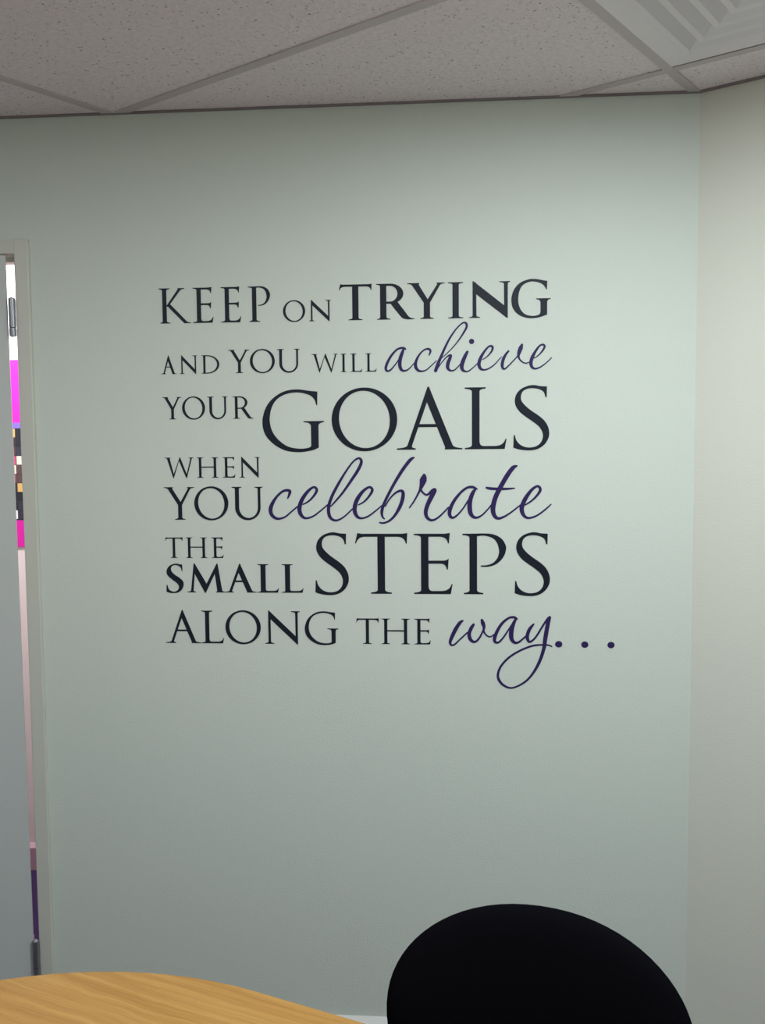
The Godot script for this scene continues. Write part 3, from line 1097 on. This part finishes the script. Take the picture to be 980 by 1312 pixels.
# a pen stroke: x, y, width triples in a zoomed crop whose origin and scale are given
var pen_lift := 0.0
func pen(st: SurfaceTool, a: Array, org: Vector2, sc: float):
	pen_lift = fmod(pen_lift + 0.00004, 0.0004)
	var FILM := FILM_Z + pen_lift
	var p := []
	var r := []
	for k in range(0, a.size(), 3):
		p.append(wp(org.x + a[k] / sc, org.y + a[k + 1] / sc))
		r.append(a[k + 2] / sc * CAM.z / F * 0.5)
	var c := []
	var n := p.size()
	for k in n - 1:
		var p0: Vector2 = p[maxi(k - 1, 0)]
		var p3: Vector2 = p[mini(k + 2, n - 1)]
		for s in 6:
			var t := s / 6.0
			c.append([p[k].cubic_interpolate(p[k + 1], p0, p3, t), lerpf(r[k], r[k + 1], t)])
	c.append([p[n - 1], r[n - 1]])
	var lft := []
	var rgt := []
	for k in c.size():
		var d: Vector2 = c[mini(k + 1, c.size() - 1)][0] - c[maxi(k - 1, 0)][0]
		var nn := Vector2(-d.y, d.x).normalized()
		lft.append(c[k][0] + nn * c[k][1])
		rgt.append(c[k][0] - nn * c[k][1])
	var up := Vector3(0, 0, 1)
	for k in c.size() - 1:
		FILM += 0.0000008
		quad(st, v3w(lft[k], FILM), v3w(lft[k + 1], FILM), v3w(rgt[k + 1], FILM), v3w(rgt[k], FILM), up)
		for e in [[lft[k], lft[k + 1], 1.0], [rgt[k], rgt[k + 1], -1.0]]:
			var d: Vector2 = e[1] - e[0]
			var nn: Vector2 = Vector2(-d.y, d.x).normalized() * e[2]
			quad(st, v3w(e[0], 0.0001), v3w(e[1], 0.0001), v3w(e[1], FILM), v3w(e[0], FILM), Vector3(nn.x, nn.y, 0))
	for e in [0, c.size() - 1]:
		blob(st, c[e][0], c[e][1], 10, 1.0, FILM + 0.00001)

func blob(st: SurfaceTool, at: Vector2, r: float, n := 24, ry := 1.0, FILM := FILM_Z):
	for k in n:
		var a := TAU * k / n
		var b := TAU * (k + 1) / n
		var pa := at + Vector2(cos(a), sin(a) * ry) * r
		var pb := at + Vector2(cos(b), sin(b) * ry) * r
		tri(st, v3w(at, FILM), v3w(pa, FILM), v3w(pb, FILM), Vector3(0, 0, 1))
		quad(st, v3w(pa, 0.0001), v3w(pb, 0.0001), v3w(pb, FILM), v3w(pa, FILM), Vector3(cos(a), sin(a), 0))

func script_letter(parent: Node, strokes: Array, org: Vector2, dot := []):
	var st := newst()
	for s in strokes:
		pen(st, s, org, 8.1667)
	if dot.size() > 0:
		blob(st, wp(org.x + dot[0] / 8.1667, org.y + dot[1] / 8.1667), dot[2] / 8.1667 * CAM.z / F)
	put("letter", st, M.vinyl_purple, parent)

func build_decal():
	var t := thing("wall_lettering", "vinyl quote in black capitals and purple script on the pale wall", "lettering")
	caps(t, "KEEP", false, [203.7, 244.2, 247.1, 273.2, 283.0, 308.7, 318.0, 346.1], Vector2(275, 413.4), Vector2(275, 368.2))
	caps(t, "ON", false, [362.6, 391.0, 395.7, 423.9], Vector2(393, 411.7), Vector2(393, 384.8))
	caps(t, "TRYING", true, [434.3, 476.3, 482.0, 531.0, 521.8, 569.6, 573.9, 593.5, 600.8, 653.5, 655.1, 705.5], Vector2(520, 409.0), Vector2(520, 363.0))
	caps(t, "AND", false, [206.1, 226.3, 230.0, 252.7, 258.2, 281.0], Vector2(243, 479.0), Vector2(243, 455.5))
	caps(t, "YOU", false, [292.4, 319.6, 320.2, 352.1, 354.9, 384.0], Vector2(306, 478.0), Vector2(306, 448.2))
	caps(t, "WILL", false, [399.2, 432.9, 436.3, 443.9, 448.8, 464.0, 468.0, 482.4], Vector2(440, 476.6), Vector2(440, 453.2))
	caps(t, "YOUR", false, [208.0, 232.8, 233.4, 262.7, 265.5, 291.6, 298.0, 325.0], Vector2(270, 536.8), Vector2(270, 508.2))
	caps(t, "GOALS", false, [336.1, 415.1, 424.9, 508.9, 508.1, 592.2, 595.4, 649.0, 657.5, 703.7], Vector2(620, 575.4), Vector2(620, 496.1))
	caps(t, "WHEN", false, [211.0, 248.3, 252.4, 279.6, 285.3, 301.4, 306.7, 332.9], Vector2(270, 612.0), Vector2(270, 586.0))
	caps(t, "YOU", false, [210.4, 249.0, 249.0, 292.6, 297.1, 336.7], Vector2(230, 665.8), Vector2(230, 624.1))
	caps(t, "THE", false, [211.7, 234.1, 238.3, 265.2, 271.1, 286.4], Vector2(250, 714.8), Vector2(250, 688.6))
	caps(t, "SMALL", true, [213.0, 235.2, 239.9, 289.5, 287.0, 328.9, 329.8, 357.1, 361.0, 388.6], Vector2(345, 759.2), Vector2(345, 722.8))
	caps(t, "STEPS", false, [403.6, 446.7, 455.0, 522.0, 530.4, 579.8, 592.4, 648.3, 659.3, 704.6], Vector2(550, 761.0), Vector2(550, 683.8))
	caps(t, "ALONG", false, [212.3, 257.0, 258.3, 286.8, 288.9, 334.1, 339.6, 384.3, 390.4, 433.9], Vector2(270, 824.0), Vector2(270, 782.4))
	caps(t, "THE", false, [456.1, 485.3, 488.9, 524.9, 530.8, 551.9], Vector2(505, 825.2), Vector2(505, 792.6))
	# achieve
	var o1 := Vector2(485, 405)
	var o2 := Vector2(595, 405)
	var w := word_node(t, "purple script reading achieve")
	script_letter(w, [[283,346,16, 265,334,20, 235,334,22, 190,352,20, 135,412,24, 95,482,28, 76,540,28, 85,572,22, 120,568,18, 165,520,14, 210,455,12, 245,390,14], [262,345,22, 245,390,34, 226,450,40, 222,510,38, 235,555,32, 265,573,20, 310,558,14, 355,513,11, 388,475,10]], o1)
	script_letter(w, [[528,408,12, 543,370,22, 530,347,24, 495,346,18, 450,376,16, 410,431,22, 388,490,32, 390,535,34, 415,568,26, 450,577,18, 500,563,13, 550,520,11, 605,468,10]], o1)
	script_letter(w, [[597,570,36, 625,490,34, 655,420,28, 690,340,24, 740,240,20, 800,150,16, 850,95,14, 890,68,16, 917,78,24, 920,115,24, 895,165,20, 840,250,14, 770,335,11, 700,405,10, 655,442,8], [610,562,10, 650,500,10, 700,440,12, 735,413,18, 757,412,24, 745,445,34, 727,490,38, 722,530,36, 735,560,26, 765,572,16, 800,560,13, 845,515,11, 865,490,10]], o1)
	script_letter(w, [[928,374,26, 905,420,38, 880,480,42, 870,530,40, 882,565,30, 915,580,16, 945,572,13, 990,538,11, 1030,498,10]], o1, [973, 265, 27])
	script_letter(w, [[190,455,10, 235,425,12, 280,375,18, 295,335,24, 283,314,22, 250,322,18, 205,375,24, 168,440,34, 152,500,36, 165,545,30, 200,562,18, 250,550,14, 310,510,12, 365,450,10, 388,428,10]], o2)
	script_letter(w, [[462,366,18, 435,397,24, 407,450,32, 394,510,32, 402,545,24, 425,550,16, 470,510,13, 530,448,12, 562,410,14], [602,298,22, 588,335,46, 572,380,40, 566,420,22, 580,455,16, 610,482,13, 645,492,12, 685,478,10]], o2)
	script_letter(w, [[730,440,10, 780,405,13, 825,350,20, 838,315,22, 820,298,20, 785,312,18, 745,365,26, 710,430,36, 695,490,36, 708,535,28, 745,550,18, 800,530,14, 860,485,12, 912,435,10]], o2)
	# celebrate
	o1 = Vector2(335, 580)
	o2 = Vector2(430, 580)
	var o3 := Vector2(520, 580)
	var o4 := Vector2(610, 580)
	w = word_node(t, "purple script reading celebrate")
	script_letter(w, [[275,478,14, 290,440,26, 297,404,34, 268,393,28, 220,406,26, 160,460,26, 115,530,38, 95,590,44, 105,645,38, 145,683,30, 190,690,24, 250,670,18, 310,620,17, 375,565,16]], o1)
	script_letter(w, [[435,540,14, 490,510,18, 545,455,24, 577,400,30, 568,368,26, 535,364,24, 480,410,34, 425,490,42, 398,570,46, 405,630,42, 435,673,30, 475,685,22, 540,665,18, 610,615,17, 692,545,15]], o1)
	script_letter(w, [[725,562,14, 790,490,20, 860,405,24, 946,280,30, 1011,180,34, 1044,105,32, 1036,66,26, 1006,60,20, 956,97,18, 896,177,20, 836,272,26, 786,360,30, 740,450,32, 708,540,34, 702,610,36, 715,668,34, 750,702,26, 800,705,20, 870,665,16, 950,590,15]], o1)
	script_letter(w, [[240,545,14, 300,510,18, 350,455,24, 382,400,30, 373,368,28, 340,364,24, 280,410,34, 225,490,44, 200,570,46, 205,630,42, 235,675,30, 280,685,20, 340,665,18, 410,615,16, 490,548,14]], o2)
	script_letter(w, [[818,52,18, 778,78,36, 700,180,36, 620,310,32, 545,450,30, 500,550,32, 483,620,32, 490,668,22, 510,692,14], [520,560,14, 560,490,16, 620,425,20, 675,398,26, 703,412,34, 703,470,40, 675,560,38, 620,655,28, 560,713,22, 500,735,20, 460,730,14]], o2)
	script_letter(w, [[37,576,14, 90,500,18, 140,405,22, 163,350,44, 180,290,74, 189,255,58, 190,235,34], [155,380,20, 175,415,20, 210,440,20, 240,430,24, 275,402,40, 302,393,44, 265,465,50, 225,550,44, 208,620,42, 220,673,34, 260,705,26, 310,695,20, 370,650,18, 445,572,16]], o3)
	script_letter(w, [[745,381,14, 700,360,28, 640,366,24, 570,420,26, 500,510,34, 460,600,42, 460,655,36, 490,680,24, 540,650,18, 600,580,16, 655,495,18], [730,378,22, 700,420,40, 672,500,48, 668,590,50, 685,650,42, 730,680,26, 790,658,18, 850,600,16, 895,545,15]], o3)
	script_letter(w, [[425,138,18, 385,158,44, 330,230,48, 260,350,48, 205,460,50, 178,560,52, 178,620,48, 200,670,38, 240,687,28, 300,665,20, 370,620,17, 460,550,15], [108,366,22, 150,375,30, 220,378,28, 320,378,24, 402,371,12]], o4)
	script_letter(w, [[515,545,14, 570,510,18, 625,460,22, 668,400,30, 663,362,28, 630,353,24, 575,395,32, 515,480,44, 478,570,48, 483,625,42, 510,668,30, 555,683,22, 630,660,18, 710,605,17, 783,540,12]], o4)
	# way...
	o1 = Vector2(565, 770)
	w = word_node(t, "purple script reading way")
	script_letter(w, [[228,206,18, 195,230,36, 150,300,42, 112,380,38, 95,430,30, 107,460,20, 140,455,17, 195,405,16, 275,330,16], [340,246,26, 315,285,38, 295,340,38, 302,390,38, 330,422,30, 365,423,22, 405,380,20, 440,310,18], [427,198,26, 438,232,44, 450,270,32, 446,310,20, 465,347,16, 500,372,14, 530,368,14, 560,345,12]], o1)
	script_letter(w, [[798,188,14, 765,170,26, 710,177,22, 640,232,28, 590,310,34, 560,390,38, 567,428,28, 600,432,20, 645,390,18, 700,310,16, 745,240,16], [785,182,22, 757,240,38, 737,310,48, 735,380,46, 755,423,34, 795,437,22, 845,405,18, 895,360,16]], o1)
	# the y was read from a crop at another scale (origin 625, 780; 5.6 to 1)
	var st := newst()
	pen(st, [328,110,12, 300,145,24, 283,190,26, 287,223,22, 305,236,14, 345,200,13, 395,120,14, 432,66,16], Vector2(625, 780), 5.6)
	pen(st, [443,62,22, 430,110,30, 412,210,31, 400,290,26, 365,390,22, 310,480,16, 250,535,14, 175,567,12, 120,553,16, 82,515,20, 72,470,18, 95,410,16, 150,350,15, 230,300,14, 320,265,14, 400,258,12, 440,262,10, 458,270,9], Vector2(625, 780), 5.6)
	put("letter", st, M.vinyl_purple, w)
	for x in [[508, 254], [695, 257], [883, 260]]:
		st = newst()
		blob(st, wp(625 + x[0] / 5.6, 780 + x[1] / 5.6), 25.5 / 5.6 * CAM.z / F, 28, 0.92)
		put("dot", st, M.vinyl_purple, w)
